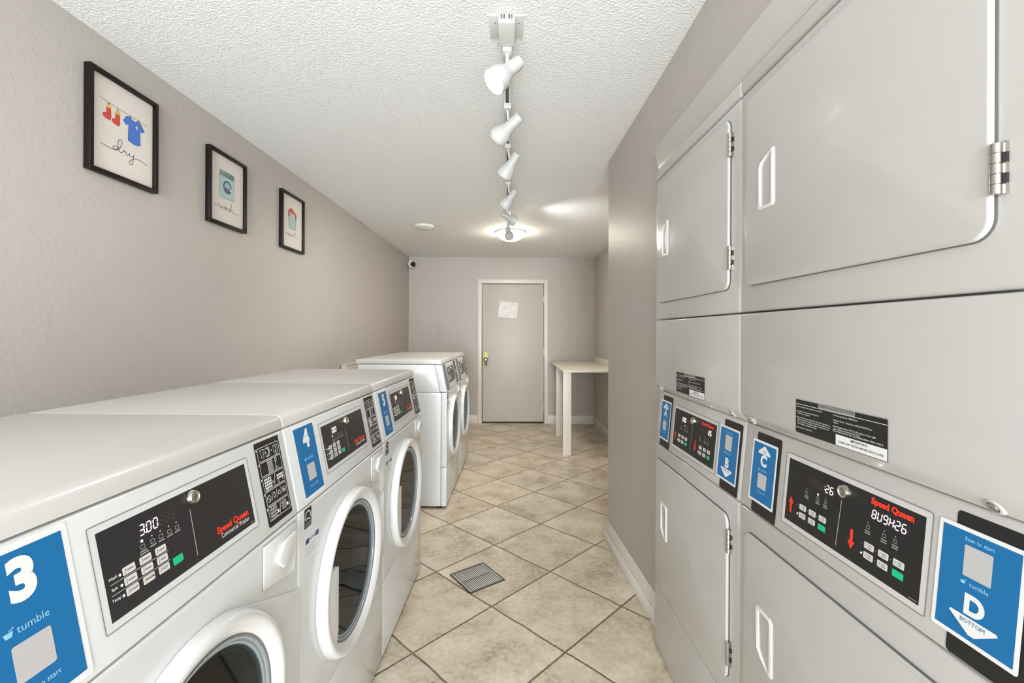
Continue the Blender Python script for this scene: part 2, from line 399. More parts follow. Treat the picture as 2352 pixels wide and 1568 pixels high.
baseboard('baseboard_back', (-1.475, 6.5), (-0.46, 6.5), (0, -1))
baseboard('baseboard_back', (0.565, 6.5), (1.245, 6.5), (0, -1))
baseboard('baseboard_nook', (1.245, 6.486), (1.245, 2.9), (-1, 0))
dv = Vector((0.694 - 0.640, 1.912 - 2.872)).normalized()
baseboard('baseboard_right', (0.641, 2.868), (0.692, 1.92), (dv.y, -dv.x), shoe=True)
# sloping painted board closing the gap over the dryers
mb = MB(); mb.prism([(0.642, 2.024), (0.618, 2.118), (0.640, 2.124), (0.658, 2.124), (0.658, 2.024)], 'y', -0.6, 1.915, mat('trim_beige', (200, 195, 188), 0.25, coat=0.3), 0.004, 3); struct(mb.build('trim_1'))

# ---------------------------------------------------------------- back door
d = bpy.data.objects.new('door_1', None); COL.objects.link(d); d.location = (0.05, 6.5, 0); d['kind'] = 'structure'
mb = MB()
sk = lambda z: 0.009 * (2.05 - z) / 2.05      # the door hangs slightly out of plumb
c = 0.058
def leanbox(mb, x0, x1, z0, z1, y0, y1, m, bev):
    t0, t1 = sk(z0) - 0.05, sk(z1) - 0.05
    mb.prism([(x0 + t0, z0), (x1 + t0, z0), (x1 + t1, z1), (x0 + t1, z1)], 'y', y0, y1, m, bev, 3)
leanbox(mb, DX0 - c, DX0, 0, DZ, -0.018, 0.0, TRIMP, 0.004); leanbox(mb, DX1, DX1 + c, 0, DZ, -0.018, 0.0, TRIMP, 0.004)
mb.prism([(DX0 - c - 0.05, DZ + 0.0005), (DX1 + c - 0.05, DZ + 0.0005), (DX1 + c - 0.05, DZ + c), (DX0 - c - 0.05, DZ + c)], 'y', -0.018, 0.0, TRIMP, 0.004)
mb.build('door_frame', d)
mb = MB(); mb.box(DX0 - 0.06, DX0 - 0.05 + 0.003, -0.0, 0.09, 0, DZ, TRIMP); mb.box(DX1 - 0.052, DX1 - 0.04, 0, 0.09, 0, DZ, TRIMP); mb.box(DX0 - 0.05, DX1 - 0.05, 0, 0.09, DZ - 0.004, DZ + 0.004, TRIMP)
mb.box(DX0 - 0.06, DX1 - 0.04, 0.085, 0.09, 0, DZ, DARK)
mb.build('door_jamb', d)
mb = MB(); mb.prism([(DX0 - 0.04 + 0.006, 0.022), (DX1 - 0.05 + 0.002, 0.026), (DX1 - 0.05 - 0.008, 2.038), (DX0 - 0.05 + 0.005, 2.036)], 'y', 0.012, 0.055, DOORP, 0.002)
leaf = mb.build('door_leaf', d)
mb = MB(); mb.box(-0.442, -0.362, 0.004, 0.0115, 0.845, 1.045, BRASS, 0.002)
mb.build('latch_guard', d)['label'] = 'brass latch guard plate'
mb = MB(); RY = Matrix.Rotation(PI / 2, 4, 'X')
mb.lathe([(0.034, 0), (0.034, 0.006), (0.028, 0.012), (0.014, 0.016), (0.014, 0.035), (0.026, 0.045), (0.030, 0.058), (0.026, 0.070), (0.012, 0.074), (0.0115, 0.070), (0, 0.070)], CHROME, Matrix.Translation((-0.392, 0.004, 0.936)) @ RY, 32)
mb.lathe([(0.0245, 0.0745), (0.0175, 0.0755)], DARK, Matrix.Translation((-0.392, 0.003, 0.936)) @ RY, 32)
mb.tube([(-0.392, -0.035, 0.92), (-0.386, -0.03, 0.87), (-0.375, -0.02, 0.84)], [0.022, 0.018, 0.008], CHROME, 16)
mb.build('door_handle', d)['label'] = 'round chrome door knob'
for z in (1.82, 1.05, 0.25):
    mb = MB(); mb.tube([(DX1 - 0.052, 0.004, z - 0.045), (DX1 - 0.052, 0.004, z + 0.045)], 0.007, TRIMP, 10); mb.build('hinge', d)
# crumpled notice
def sheet(name, cx, cz, wd, ht, tilt, m, nx=14, nz=11, amp=0.006):
    t = bmesh.new(); g = [[None] * (nz + 1) for _ in range(nx + 1)]
    for i in range(nx + 1):
        for k in range(nz + 1):
            u, v = (i / nx - .5) * wd, (k / nz - .5) * ht
            g[i][k] = t.verts.new((u * math.cos(tilt) + v * math.sin(tilt) + 0.035 * v, -0.003 - random.random() * amp, -u * math.sin(tilt) + v * math.cos(tilt)))
    for i in range(nx):
        for k in range(nz): t.faces.new((g[i][k], g[i + 1][k], g[i + 1][k + 1], g[i][k + 1]))
    bmesh.ops.recalc_face_normals(t, faces=t.faces)
    for f_ in t.faces:
        if f_.normal.y > 0: f_.normal_flip()
    mb = MB(); mb.merge(t, m); o = mb.build(name, smooth=False); o.location = (cx, 6.5115, cz); return o
o = sheet('paper_notice', -0.022, 1.662, 0.275, 0.232, 0.075, mat('crumpled_foil_paper', (230, 227, 225), 0.35))
o['label'] = 'crumpled shiny white notice taped high on the far door'; o['category'] = 'notice'
# painted-over plate on the back wall
mb = MB(); mb.box(-1.056, -0.978, 6.494, 6.4995, 1.292, 1.408, WALL, 0.002); o = mb.build('blank_wall_plate'); o['label'] = 'blank wall-coloured cover plate on far wall left of the door'; o['category'] = 'wall plate'
# security camera
t_ = thing('security_camera', 'small white security camera with black lens high in far left corner', 'camera', (-1.473, 6.42, 2.31))
mb = MB(); mb.box(0.0, 0.03, -0.012, 0.03, -0.015, 0.03, FIX, 0.003); mb.build('mount', t_)
mb = MB(); mb.box(0.02, 0.078, -0.045, 0.035, -0.055, 0.055, FIX, 0.012); mb.build('housing', t_)
mb = MB(); mb.lathe([(0.036, 0), (0.038, 0.015), (0.030, 0.034), (0.012, 0.042), (0, 0.043)], PLATE, Matrix.Translation((0.07, -0.02, 0.0)) @ Matrix.Rotation(PI / 2 + 0.5, 4, 'Y') @ Matrix.Rotation(0.55, 4, 'X'), 24)
mb.build('lens', t_)['label'] = 'black domed lens'
# smoke detector
mb = MB(); mb.lathe([(0, -0.038), (0.05, -0.038), (0.062, -0.034), (0.068, -0.028), (0.094, -0.024), (0.1, -0.012), (0.1, 0)], mat('detector_white', (222, 220, 212), 0.5), Matrix.Translation((-0.885, 4.6, H)), 40)
o = mb.build('smoke_detector'); o['label'] = 'round white smoke detector on ceiling left of the dome light'; o['category'] = 'smoke detector'
# washer supply box on the left wall
t_ = thing('washer_supply_box', 'small beige plastic box on left wall behind the far washers', 'utility box', (-1.499, 3.93, 0.9))
mb = MB(); mb.box(0.008, 0.052, 0, 0.42, -0.02, 0.138, PARCH, 0.006); mb.build('housing', t_)
mb = MB(); mb.box(0.006, 0.058, -0.004, 0.424, 0.128, 0.137, PARCH, 0.002); mb.build('rim', t_)

# ---------------------------------------------------------------- folding table in the nook
t_ = thing('folding_table', 'white painted folding counter on board legs in the nook beside the door', 'table', (0.91, 5.6, 0))
def off(x0, x1, y0, y1, z0, z1): return (x0 - 0.91, x1 - 0.91, y0 - 5.6, y1 - 5.6, z0, z1)
mb = MB(); mb.box(*off(0.585, 1.229, 4.80, 6.484, 0.899, 0.917), TABLE, 0.002); mb.build('tabletop', t_)
mb = MB(); mb.box(*off(1.2305, 1.2445, 4.80, 6.498, 0.905, 0.988), TABLE, 0.003); mb.build('side_lip', t_)
mb = MB(); mb.box(*off(0.650, 0.668, 4.85, 6.48, 0.86, 0.898), TABLE, 0.002); mb.build('rail', t_)
mb = MB(); mb.box(*off(0.586, 0.674, 4.815, 4.834, 0, 0.898), TABLE, 0.002); mb.build('leg', t_)
mb = MB(); mb.box(*off(0.606, 0.690, 5.715, 5.734, 0, 0.898), TABLE, 0.002); mb.build('leg', t_)

# ---------------------------------------------------------------- floor drain
P = [Vector(p) for p in ((-0.326, 2.418), (-0.154, 2.558), (-0.018, 2.39), (-0.178, 2.256))]
cx = sum((p for p in P), Vector((0, 0))) / 4
t_ = thing('floor_drain', 'square slotted metal floor drain set in the tile floor', 'drain', (cx.x, cx.y, 0), math.atan2(0.140, 0.172) - 0.05)
A = 0.109
mb = MB(); mb.box(-A, A, -A, A, 0.0006, 0.002, DRAIND); mb.build('sump', t_)
mb = MB()
for b in ((-A, A, -A, -A + .006), (-A, A, A - .006, A), (-A, -A + .006, -A, A), (A - .006, A, -A, A)): mb.box(b[0], b[1], b[2], b[3], 0.001, 0.004, mat('drain_rim', (66, 58, 46), 0.6), 0.001, 1)
mb.build('frame', t_)['label'] = 'dark worn rim'
mb = MB(); n = 17
for k in range(n):
    x = -A + 0.026 + (2 * A - 0.052) * k / (n - 1)
    for (y0, y1) in ((-A + 0.009, -0.003), (0.003, A - 0.009)): mb.box(x - 0.0030, x + 0.0030, y0, y1, 0.002, 0.0045, DRAIN, 0.001, 1)
for sx in (-1, 1):
    x = sx * (A - 0.012); mb.box(x - 0.0012 - 0.004 * sx, x + 0.0012 - 0.004 * sx, -A + .008, A - .008, 0.002, 0.0045, DRAIN)
    for k in range(26):
        y = -A + 0.012 + (2 * A - 0.024) * k / 25
        mb.box(x - 0.0045, x + 0.0045, y - 0.0017, y + 0.0017, 0.002, 0.0042, DRAIN)
mb.build('grate', t_)

# ---------------------------------------------------------------- pictures on the left wall
def frame_pic(name, y0, z0, label, art, wd=0.306, ht=0.382, xw=-1.5):
    t = thing(name, label, 'picture', (xw, y0, z0), -0.012)
    mb = MB(); f = 0.015; dp = 0.026
    for (u0, u1, v0, v1) in ((0, wd, 0, f), (0, wd, ht - f, ht), (0, f, f, ht - f), (wd - f, wd, f, ht - f)): mb.box(0.0, dp, u0, u1, v0, v1, FRAMEM, 0.0015, 2)
    mb.build('frame', t)
    mb = MB(); mb.box(0.001, 0.010, f, wd - f, f, ht - f, PAPER); mb.build('backing', t)
    fl = Flat(lambda u, v, o: (0.0102 + o, u, v)); art(fl, wd, ht); fl.build('print', t)
    mb = MB(); tt = bmesh.new(); tt.faces.new([tt.verts.new((0.0145, u, v)) for u, v in ((f, f), (wd - f, f), (wd - f, ht - f), (f, ht - f))]); mb.merge(tt, PANE); mb.build('pane', t)
    return t
def art_dry(f, W_, H_):
    f.rect(0.015, 0.015, W_ - .015, H_ - .015, PAPER, 0)
    f.line([(0.052, 0.283), (0.12, 0.277), (0.19, 0.273), (0.262, 0.268)], 0.0012, PENCIL, 4)
    yel = mat('art_yellow', (226, 190, 90), 0.6); rd = mat('art_red', (214, 62, 40), 0.6); bl = mat('art_blue', (62, 112, 200), 0.6); gr = mat('art_heart', (200, 205, 210), .6)
    for sx, sy in ((0.088, 0.274), (0.126, 0.268)):
        f.rect(sx - 0.010, sy - 0.016, sx + 0.010, sy - 0.002, yel, 3)
        sh = [(sx - .009, sy - .014), (sx + .009, sy - .014), (sx + .010, sy - .050), (sx + .004, sy - .060), (sx - .016, sy - .058), (sx - .026, sy - .050), (sx - .022, sy - .042), (sx - .010, sy - .036)]
        f.poly(sh, rd, 2); f.line(sh + [sh[0]], 0.0009, PENCIL, 3); f.rect(sx - 0.0015, sy - .004, sx + 0.0015, sy + 0.006, PENCIL, 5)
    sh = [(0.150, 0.242), (0.164, 0.264), (0.180, 0.270), (0.190, 0.262), (0.206, 0.259), (0.216, 0.268), (0.230, 0.264), (0.250, 0.240), (0.236, 0.228), (0.228, 0.236), (0.230, 0.172), (0.200, 0.166), (0.172, 0.172), (0.174, 0.238), (0.164, 0.230)]
    f.poly(sh, bl, 2); f.line(sh + [sh[0]], 0.001, PENCIL, 3)
    f.circ(0.212, 0.240, 0.006, gr, 4, n=12); f.poly([(0.206, 0.238), (0.218, 0.238), (0.212, 0.228)], gr, 4)
    for q in (0.183, 0.222): f.rect(q - .0015, 0.266, q + .0015, 0.276, PENCIL, 5)
    K = [(0, .30), (.12, .25), (.25, .22), (.34, .27), (.41, .38), (.38, .47), (.30, .40), (.31, .25), (.40, .27), (.47, .50), (.52, .80), (.49, .95), (.43, .85), (.42, .55), (.45, .28), (.50, .24), (.55, .36), (.57, .47), (.57, .38), (.62, .40), (.62, .28), (.66, .22), (.70, .34), (.71, .42), (.72, .28), (.76, .24), (.81, .36), (.82, .42), (.81, .15), (.79, -.12), (.74, -.22), (.70, -.12), (.76, .08), (.86, .24), (.98, .28), (1.12, .20), (1.2, .16)]
    f.curve([(0.055 + k[0] * 0.175, 0.095 + k[1] * 0.068) for k in K], 0.0022, PENCIL, 2)
def art_wash(f, W_, H_):
    f.rect(0.015, 0.015, W_ - .015, H_ - .015, PAPER, 0)
    a = mat('art_mint', (176, 205, 200), .6)
    f.rect(0.092, 0.150, 0.212, 0.292, a, 2, 0.014); f.rect(0.092, 0.262, 0.212, 0.292, a, 2)
    f.ring(0.092, 0.150, 0.212, 0.292, 0.0014, PENCIL, 3, 0.012)
    f.line([(0.092, 0.272), (0.13, 0.270), (0.212, 0.268)], 0.0016, PENCIL, 3)
    for k in range(4): f.ring(0.128 + .016 * k, 0.273, 0.140 + .016 * k, 0.284, 0.001, PENCIL, 4, 0.002)
    f.circ(0.200, 0.279, 0.004, PENCIL, 4)
    f.circ(0.155, 0.213, 0.034, mat('art_steel', (60, 62, 74), .6), 3); f.circ(0.155, 0.213, 0.026, mat('art_sky', (150, 190, 215), .6), 4)
    f.circ(0.155, 0.210, 0.024, mat('art_plum', (120, 105, 130), .6), 5, a0=180, a1=360); f.circ(0.183, 0.205, 0.007, INK, 6)
    K = [(0, .34), (.12, .34), (.2, .38), (.23, .5), (.24, .3), (.28, .2), (.33, .3), (.34, .46), (.35, .28), (.4, .2), (.44, .36), (.46, .44), (.5, .28), (.56, .42), (.50, .44), (.48, .28), (.53, .22), (.58, .4), (.58, .24), (.64, .28), (.69, .46), (.70, .3), (.67, .18), (.72, .22), (.80, .55), (.82, .85), (.78, .8), (.77, .45), (.77, .16), (.80, .36), (.85, .38), (.86, .2), (.92, .16), (1.1, .18), (1.2, .22)]
    f.curve([(0.052 + k[0] * 0.17, 0.080 + k[1] * 0.06) for k in K], 0.0019, PENCIL, 2)
def art_repeat(f, W_, H_):
    f.rect(0.015, 0.015, W_ - .015, H_ - .015, PAPER, 0)
    f.poly([(0.098, 0.24), (0.112, 0.150), (0.196, 0.150), (0.208, 0.24)], mat('art_mint', (176, 205, 200), .6), 2)
    f.line([(0.104, 0.172), (0.201, 0.170)], 0.004, GREYINK, 3); f.line([(0.108, 0.155), (0.199, 0.155)], 0.002, GREYINK, 3)
    for k in range(5): f.line([(0.112 + .02 * k, 0.225), (0.118 + .0175 * k, 0.18)], 0.0016, GREYINK, 4)
    cs = [mat('art_coral', (205, 92, 88), .6), mat('art_red', (214, 62, 40), .6), mat('art_pink', (222, 170, 165), .6), mat('art_sand', (214, 196, 120), .6), mat('art_slate', (110, 115, 140), .6), mat('art_heart', (200, 205, 210), .6)]
    for (x, y, r, k) in ((.115, .262, .016, 0), (.14, .272, .018, 1), (.165, .265, .018, 0), (.19, .256, .016, 0), (.13, .246, .015, 2), (.172, .243, .014, 3), (.108, .240, .011, 4), (.2, .236, .010, 4), (.15, .24, .012, 5)): f.circ(x, y, r, cs[k], 3 + k, n=9)
    f.line([(0.098, 0.262), (0.112, 0.150), (0.196, 0.150), (0.208, 0.262)], 0.002, PENCIL, 10)
    K = [(0, .28), (.08, .28), (.12, .44), (.14, .36), (.18, .36), (.19, .24), (.24, .28), (.28, .42), (.24, .42), (.24, .22), (.3, .24), (.34, .44), (.33, .0), (.36, .38), (.41, .42), (.42, .26), (.38, .24), (.46, .28), (.5, .42), (.46, .42), (.47, .22), (.53, .26), (.6, .42), (.55, .42), (.54, .24), (.6, .28), (.62, .4), (.63, .22), (.7, .4), (.76, .9), (.77, .5), (.76, .2), (.82, .14), (.9, .2), (.98, .12), (1.08, .1)]
    f.curve([(0.050 + k[0] * 0.19, 0.085 + k[1] * 0.062) for k in K], 0.0017, PENCIL, 2)
    f.line([(0.05 + .68 * .19, .085 + .6 * .062), (0.05 + .86 * .19, .085 + .62 * .062)], 0.0015, PENCIL, 2)
frame_pic('framed_print', 1.592, 1.911, 'black-framed print of clothesline with red socks, blue shirt and word dry', art_dry, xw=-1.531)
frame_pic('framed_print', 2.215, 1.880, 'middle black-framed print of a pale washing machine over the word wash', art_wash, xw=-1.521)
frame_pic('framed_print', 2.900, 1.882, 'black-framed print of a full laundry basket over the word repeat', art_repeat, xw=-1.509)

# ---------------------------------------------------------------- washers
W = 0.683
def cx_w(z): return -(z - 0.88) * 0.2063
def wfn(u, v, o): return (cx_w(v) + o + 0.0002, u, v + o * 0.2)
def ffn(u, v, o): return (o + 0.0002, u, v)

def icon_strip(f, m=INK):
    u0, u1, z0, z1 = 0.562, 0.660, 0.893, 1.077
    f.rect(u0, z0, u1, z1, PLATE, 1, 0.004)
    h = (z1 - z0 - 0.022) / 5
    for k in range(5):
        b = z1 - 0.012 - (k + 1) * h + 0.0015; t = b + h - 0.002
        f.ring(u0 + 0.007, b, u1 - 0.005, t, 0.0011, m, 2, 0.003)
        c = (b + t) / 2
        f.rect(u0 + 0.003, t - 0.006, u0 + 0.0055, t - 0.001, m, 3)
        if k == 0:
            f.line([(u0 + .016, c + .009), (u0 + .020, c + .006), (u0 + .020, c - .008), (u0 + .029, c - .008), (u0 + .029, c + .006), (u0 + .033, c + .009), (u0 + .028, c + .010), (u0 + .021, c + .010), (u0 + .016, c + .009)], 0.0011, m, 2)
            f.line([(u0 + .033, c), (u0 + .040, c)], 0.0012, m, 2)
            f.circ(u0 + .043, c, .008, m, 2, 0.0022, a0=-90, a1=90); f.ring(u0 + .037, c - .010, u0 + .054, c + .010, .0009, m, 2, .002)
            f.circ(u0 + .061, c, .0018, m, 2); f.circ(u0 + .075, c, .006, m, 2, 0.002, a0=-90, a1=90); f.ring(u0 + .069, c - .009, u0 + .087, c + .009, .0009, m, 2, .002); f.line([(u0 + .072, c - .0125), (u0 + .078, c - .0135), (u0 + .084, c - .0125)], .001, m, 2)
        elif k == 1:
            for i in range(2):
                for j in range(5): f.ring(u0 + .038 + .008 * i, c - .013 + .0054 * j, u0 + .045 + .008 * i, c - .0085 + .0054 * j, .0009, m, 2, .001)
            f.ring(u0 + .036, c - .015, u0 + .056, c + .0155, .0009, m, 2, .001)
            f.curve([(u0 + .070, c + .013), (u0 + .066, c + .010), (u0 + .068, c + .004), (u0 + .074, c + .008), (u0 + .070, c + .013)], .0015, m, 2)
            f.line([(u0 + .070, c + .004), (u0 + .066, c - .006), (u0 + .076, c - .010), (u0 + .064, c - .011)], .002, m, 2)
        elif k == 2:
            for i in range(4):
                for j in range(4): f.rect(u0 + .013 + .007 * i, c - .012 + .0062 * j, u0 + .0185 + .007 * i, c - .0075 + .0062 * j, m, 2)
            f.circ(u0 + .020, c - .013, .003, m, 2, .001); f.ring(u0 + .042, c - .006, u0 + .048, c - .001, .0009, m, 2, .001)
            f.line([(u0 + .048, c - .014), (u0 + .056, c + .012)], .0012, m, 2)
            for i in range(4):
                for j in range(2): f.rect(u0 + .062 + .007 * i, c - .004 + .0062 * j, u0 + .0675 + .007 * i, c + .0005 + .0062 * j, m, 2)
            f.circ(u0 + .066, c - .009, .003, m, 2, .001); f.circ(u0 + .086, c - .006, .003, m, 2, .001)
        elif k == 3:
            f.circ(u0 + .018, c - .001, .007, m, 2, .0012); f.line([(u0 + .013, c + .004), (u0 + .023, c - .006)], .0012, m, 2)
            for q in (.029, .048, .066): f.line([(u0 + q, c - .008), (u0 + q + .004, c + .010)], .0011, m, 2)
            f.circ(u0 + .038, c + .001, .006, m, 2, .0012, a0=-90, a1=90); f.line([(u0 + .038, c + .007), (u0 + .038, c - .006)], .0012, m, 2)
            f.ring(u0 + .055, c - .004, u0 + .064, c + .004, .0012, m, 2, .001); f.ring(u0 + .073, c - .005, u0 + .088, c + .006, .001, m, 2, .002); f.circ(u0 + .080, c, .003, m, 2)
        else:
            for i in range(4):
                for j in range(4): f.circ(u0 + .016 + .0068 * i, c - .010 + .0066 * j, .0034, m, 2, .0009, n=6)
            f.rect(u0 + .041, c - .008, u0 + .047, c - .001, m, 2); f.line([(u0 + .049, c - .013), (u0 + .056, c + .012)], .0012, m, 2)
            for i in range(3):
                for j in range(3): f.circ(u0 + .063 + .0068 * i, c - .005 + .0062 * j, .0033, m, 2, .0009, n=6)
            f.rect(u0 + .080, c - .006, u0 + .087, c + .001, m, 2)

def washer_panel(f, lit=True):
    f.ring(0.181, 0.916, 0.529, 1.058, 0.010, WHITE, 3, 0.003); f.ring(0.180, 0.915, 0.530, 1.059, 0.0012, SEAM, 4, 0.003)
    f.rect(0.190, 0.925, 0.520, 1.049, BLACK, 2)
    f.line([(0.357, 1.016), (0.355, 0.938)], 0.0018, GREYINK, 4)
    x = 0.256
    for k, ch in enumerate('300'):
        f.seg(ch, x + k * 0.0125, 1.016, 0.0145, LED if lit else DIMINK, 5, 0.0078)
    if lit: f.seg('.', x + 0.0118, 1.016, 0.0145, LED, 5)
    for k in range(3): f.seg('8', x + 0.036 + k * 0.0118, 1.016, 0.0145, DIMINK, 4, 0.0078)
    for k, u in enumerate((0.257, 0.275, 0.291, 0.308, 0.324)):
        z = 1.008; f.circ(u, z, 0.0016 if k else 0.0022, LED if k == 0 else GREYINK, 5, n=8)
        f.ring(u - .004, z - .0115, u + .004, z - .005, .0008, GREYINK, 4, .001); f.line([(u - .006, z - .0145), (u + .006, z - .0145)], .0018, GREYINK, 4)
    f.line([(0.250, .990), (0.266, .990)], .0018, GREYINK, 4)
    rows = ((0.981, ('', '', '')), (0.9665, ('', '', '')), (0.952, ('COLD', 'WARM', 'HOT')))
    for z, tx in rows:
        for u, q in zip((0.229, 0.2575, 0.286), tx):
            f.rect(u - .0105, z - .0055, u + .0105, z + .0055, BUTTON, 4, .002)
            f.line([(u - .007, z - .0035), (u - .0055, z + .003)], .001, SEAM, 5)
            if q: f.text(q, u + .002, z, .0048, PLATE, 5, .01)
            else: f.line([(u - .004, z), (u + .007, z)], .0018, SEAM, 5)
        f.circ(0.214, z - .001, .0018, LED, 5, n=8)
    for z in (0.9738, 0.9592): f.line([(0.197, z), (0.299, z)], .0011, GREYINK, 6)
    for z, q in ((0.981, 'Wash'), (0.9665, 'Spin'), (0.952, 'Temp')): f.text(q, 0.203, z, .0058, INK, 5, .01)
    f.rect(0.304, 0.9455, 0.325, 0.9575, GREEN, 4, .002)
    f.text('Speed Queen', 0.456, 0.954, 0.0165, RED, 4, 0.045, width=0.094)
    f.text('Commercial Washer', 0.460, 0.9415, 0.0125, INK, 4, 0.0, width=0.084)
    f.line([(0.503, .930), (0.516, .930)], .0012, GREYINK, 4)

def bucket(f, u, v, s, m, layer=3):
    f.poly([(u - s, v + s * .4), (u + s, v + s * .4), (u + s * .6, v - s * .7), (u - s * .6, v - s * .7)], m, layer); f.line([(u + s * .2, v + s * .6), (u + s * 1.2, v + s * 1.1)], s * .22, m, layer)
def washer_sticker(f, n):
    if not n:
        dull = mat('sticker_glare_teal', (112, 132, 138), 0.45); f.rect(0.037, 0.887, 0.158, 1.080, SEAM, 1, 0.005); f.rect(0.046, 0.896, 0.149, 1.071, dull, 2); return  # same blue sticker, its glare painted into the colours
    f.rect(0.037, 0.887, 0.158, 1.080, INK, 1, 0.005); f.rect(0.0445, 0.896, 0.1505, 1.0715, BLUE, 2)
    f.text(n, 0.101, 1.036, 0.062, INK, 3, 0.055)
    bucket(f, 0.078, 0.987, 0.0052, BLUE2); f.text('tumble', 0.104, 0.987, 0.0125, BLUE2, 3, 0.0)
    f.rect(0.078, 0.930, 0.120, 0.972, TILE, 3, 0.003)
    f.text('Scan to start', 0.100, 0.917, 0.0085, BLUE2, 3, 0.01)

def make_washer(label, num, loc_y, detailed=True, lit=True, near_sticker=True):
    a_ = -0.546 + 0.0236 * loc_y
    t = thing('front_load_washer', label, 'washing machine', (a_, loc_y, 0), -math.atan(0.0236), 'front-load washing machines along the left wall')
    zb = 0.022
    C = (0.338, 0.570)
    mb = MB(); mb.holed([(0.001, zb), (W - 0.001, zb), (W - 0.001, 0.874), (0.001, 0.874)], C, 0.262, -0.675, -0.044, WHITE, 0.003)
    mb.prism([(-0.052, 0.8765), (-0.094, 1.0835), (-0.675, 1.0835), (-0.675, 0.8765)], 'y', 0.001, W - 0.001, WHITE, 0.002, 2)
    mb.box(-0.66, -0.06, 0.01, W - 0.01, 0.874, 0.8765, DARK)
    mb.build('cabinet', t)
    mb = MB(); mb.prism([(0, 0.8775), (cx_w(1.0835), 1.0835), (-0.0925, 1.0835), (-0.0505, 0.8775)], 'y', 0.0, W, WHITE, 0.006, 4); con = mb.build('console', t)
    mb = MB()   # lid with a rolled front edge and shallow sunken top
    mb.prism([(-0.0405, 1.0865), (-0.0440, 1.103), (-0.0463, 1.1095), (-0.0500, 1.1145), (-0.0555, 1.118), (-0.064, 1.1195), (-0.69, 1.1195), (-0.69, 1.0865)], 'y', 0.0, W, LIDM, 0.004, 4, ang=40)
    o_ = mb.build('lid', t)
    mb = MB()
    prof = [(0, 0.3145), (W, 0.3145), (W, 0.874), (0, 0.874)]
    mb.holed(prof, C, 0.185, -0.042, 0.0, WHITE, 0.006, 4); fp = mb.build('front_panel', t)
    # door surround with its wing running to the hinge side
    mb = MB(); R_ = 0.246
    pts = []
    for k in range(0, 37):
        an = math.radians(60 + k * (360 - 60 - 55) / 36); pts.append((C[0] + R_ * math.cos(an), C[1] + R_ * math.sin(an)))
    pts += [(W - 0.003, 0.44), (W - 0.003, 0.690)]
    mb.holed(pts, C, 0.185, 0.0002, 0.005, WHITE, 0.003, 3)
    mb.build('door_surround', t)
    mb = MB(); mb.box(-0.042, 0.0, 0.0, W, zb, 0.3115, WHITE, 0.005); mb.build('kick_panel', t)
    for (x, y) in ((-0.06, 0.04), (-0.06, W - 0.04), (-0.62, 0.04), (-0.62, W - 0.04)):
        mb = MB(); mb.lathe([(0, 0.0), (0.02, 0.0), (0.022, 0.006), (0.010, 0.010), (0.010, 0.03)], RUBBER, Matrix.Translation((x, y, 0)), 16); mb.build('foot', t)
    # door ring (axis +x)
    RX = Matrix.Translation((0.005, C[0], C[1])) @ Matrix.Rotation(PI / 2, 4, 'Y')
    mb = MB()
    prof = [(0.2445, -0.004), (0.2445, 0.004), (0.243, 0.014), (0.240, 0.020), (0.236, 0.0235), (0.231, 0.0245), (0.225, 0.0235), (0.214, 0.017), (0.205, 0.010), (0.202, 0.006)]
    mb.lathe(prof, WHITEP, RX, 120)
    dr = mb.build('door', t)
    mb = MB(); mb.lathe([(0.203, 0.0095), (0.199, 0.0085), (0.198, 0.006)], SEAM, RX, 96); mb.lathe([(0.1985, 0.008), (0.194, 0.0065), (0.193, 0.003)], RINGG, RX, 96); mb.lathe([(0.1935, 0.005), (0.191, 0.0035), (0.190, 0.000)], SEAM, RX, 96); mb.lathe([(0.1905, 0.002), (0.186, 0.0), (0.185, -0.004)], RINGG, RX, 96)
    mb.lathe([(0.1855, -0.001), (0.183, -0.003), (0.180, -0.008)], TEAL, RX, 96); mb.lathe([(0.182, -0.005), (0.172, -0.009), (0.165, -0.03)], RUBBER, RX, 96)
    o_ = mb.build('window_ring', dr)
    mb = MB(); mb.lathe([(0.186, 0.001), (0.16, 0.0005), (0.12, -0.0005), (0.06, -0.001), (0, -0.001)], GLASS, RX, 64); mb.build('glass', dr)
    mb = MB(); mb.lathe([(0.184, -0.008), (0.178, -0.03), (0.170, -0.06)], RUBBER, RX, 64); mb.lathe([(0.170, -0.06), (0.20, -0.064), (0.245, -0.075), (0.252, -0.10), (0.252, -0.38), (0.235, -0.40), (0.12, -0.41), (0, -0.40)], DRUM, RX, 64)
    mb.build('drum', dr)['label'] = 'dark steel drum'
    # grip panel covering the near lower part of the glass
    pts = []; rg = 0.2215; ys = 0.197; zt = C[1] + 0.073; zb_ = C[1] - 0.112
    a_t = PI - math.asin(0.073 / rg); a_b = PI + math.asin(0.158 / rg)
    for k in range(17):
        an = a_t + (a_b - a_t) * k / 16; pts.append((C[0] + rg * math.cos(an), C[1] + rg * math.sin(an)))
    pts += [(ys, zb_), (ys, zt)]
    mb = MB(); mb.prism(pts, 'x', 0.006, 0.0215, WHITEP, 0.0025, 3, ang=25); mb.build('handle', dr)
    # dispenser drawer
    mb = MB(); P_ = [(0.531, 0.774), (0.665, 0.748), (0.667, 0.862), (0.533, 0.866)]
    mb.prism(P_, 'x', 0.0, 0.0035, WHITEP, 0.002, 2)
    mb.prism([(0.570, 0.815), (0.600, 0.846), (0.655, 0.850), (0.656, 0.812), (0.600, 0.786)], 'x', 0.0036, 0.0125, WHITEP, 0.005, 3)
    mb.build('detergent_drawer', t)
    f = Flat(ffn); f.ring(0.5295, 0.7725, 0.6685, 0.8675, 0.0013, SEAM, 1, 0.004); f.build('drawer_seam', t)
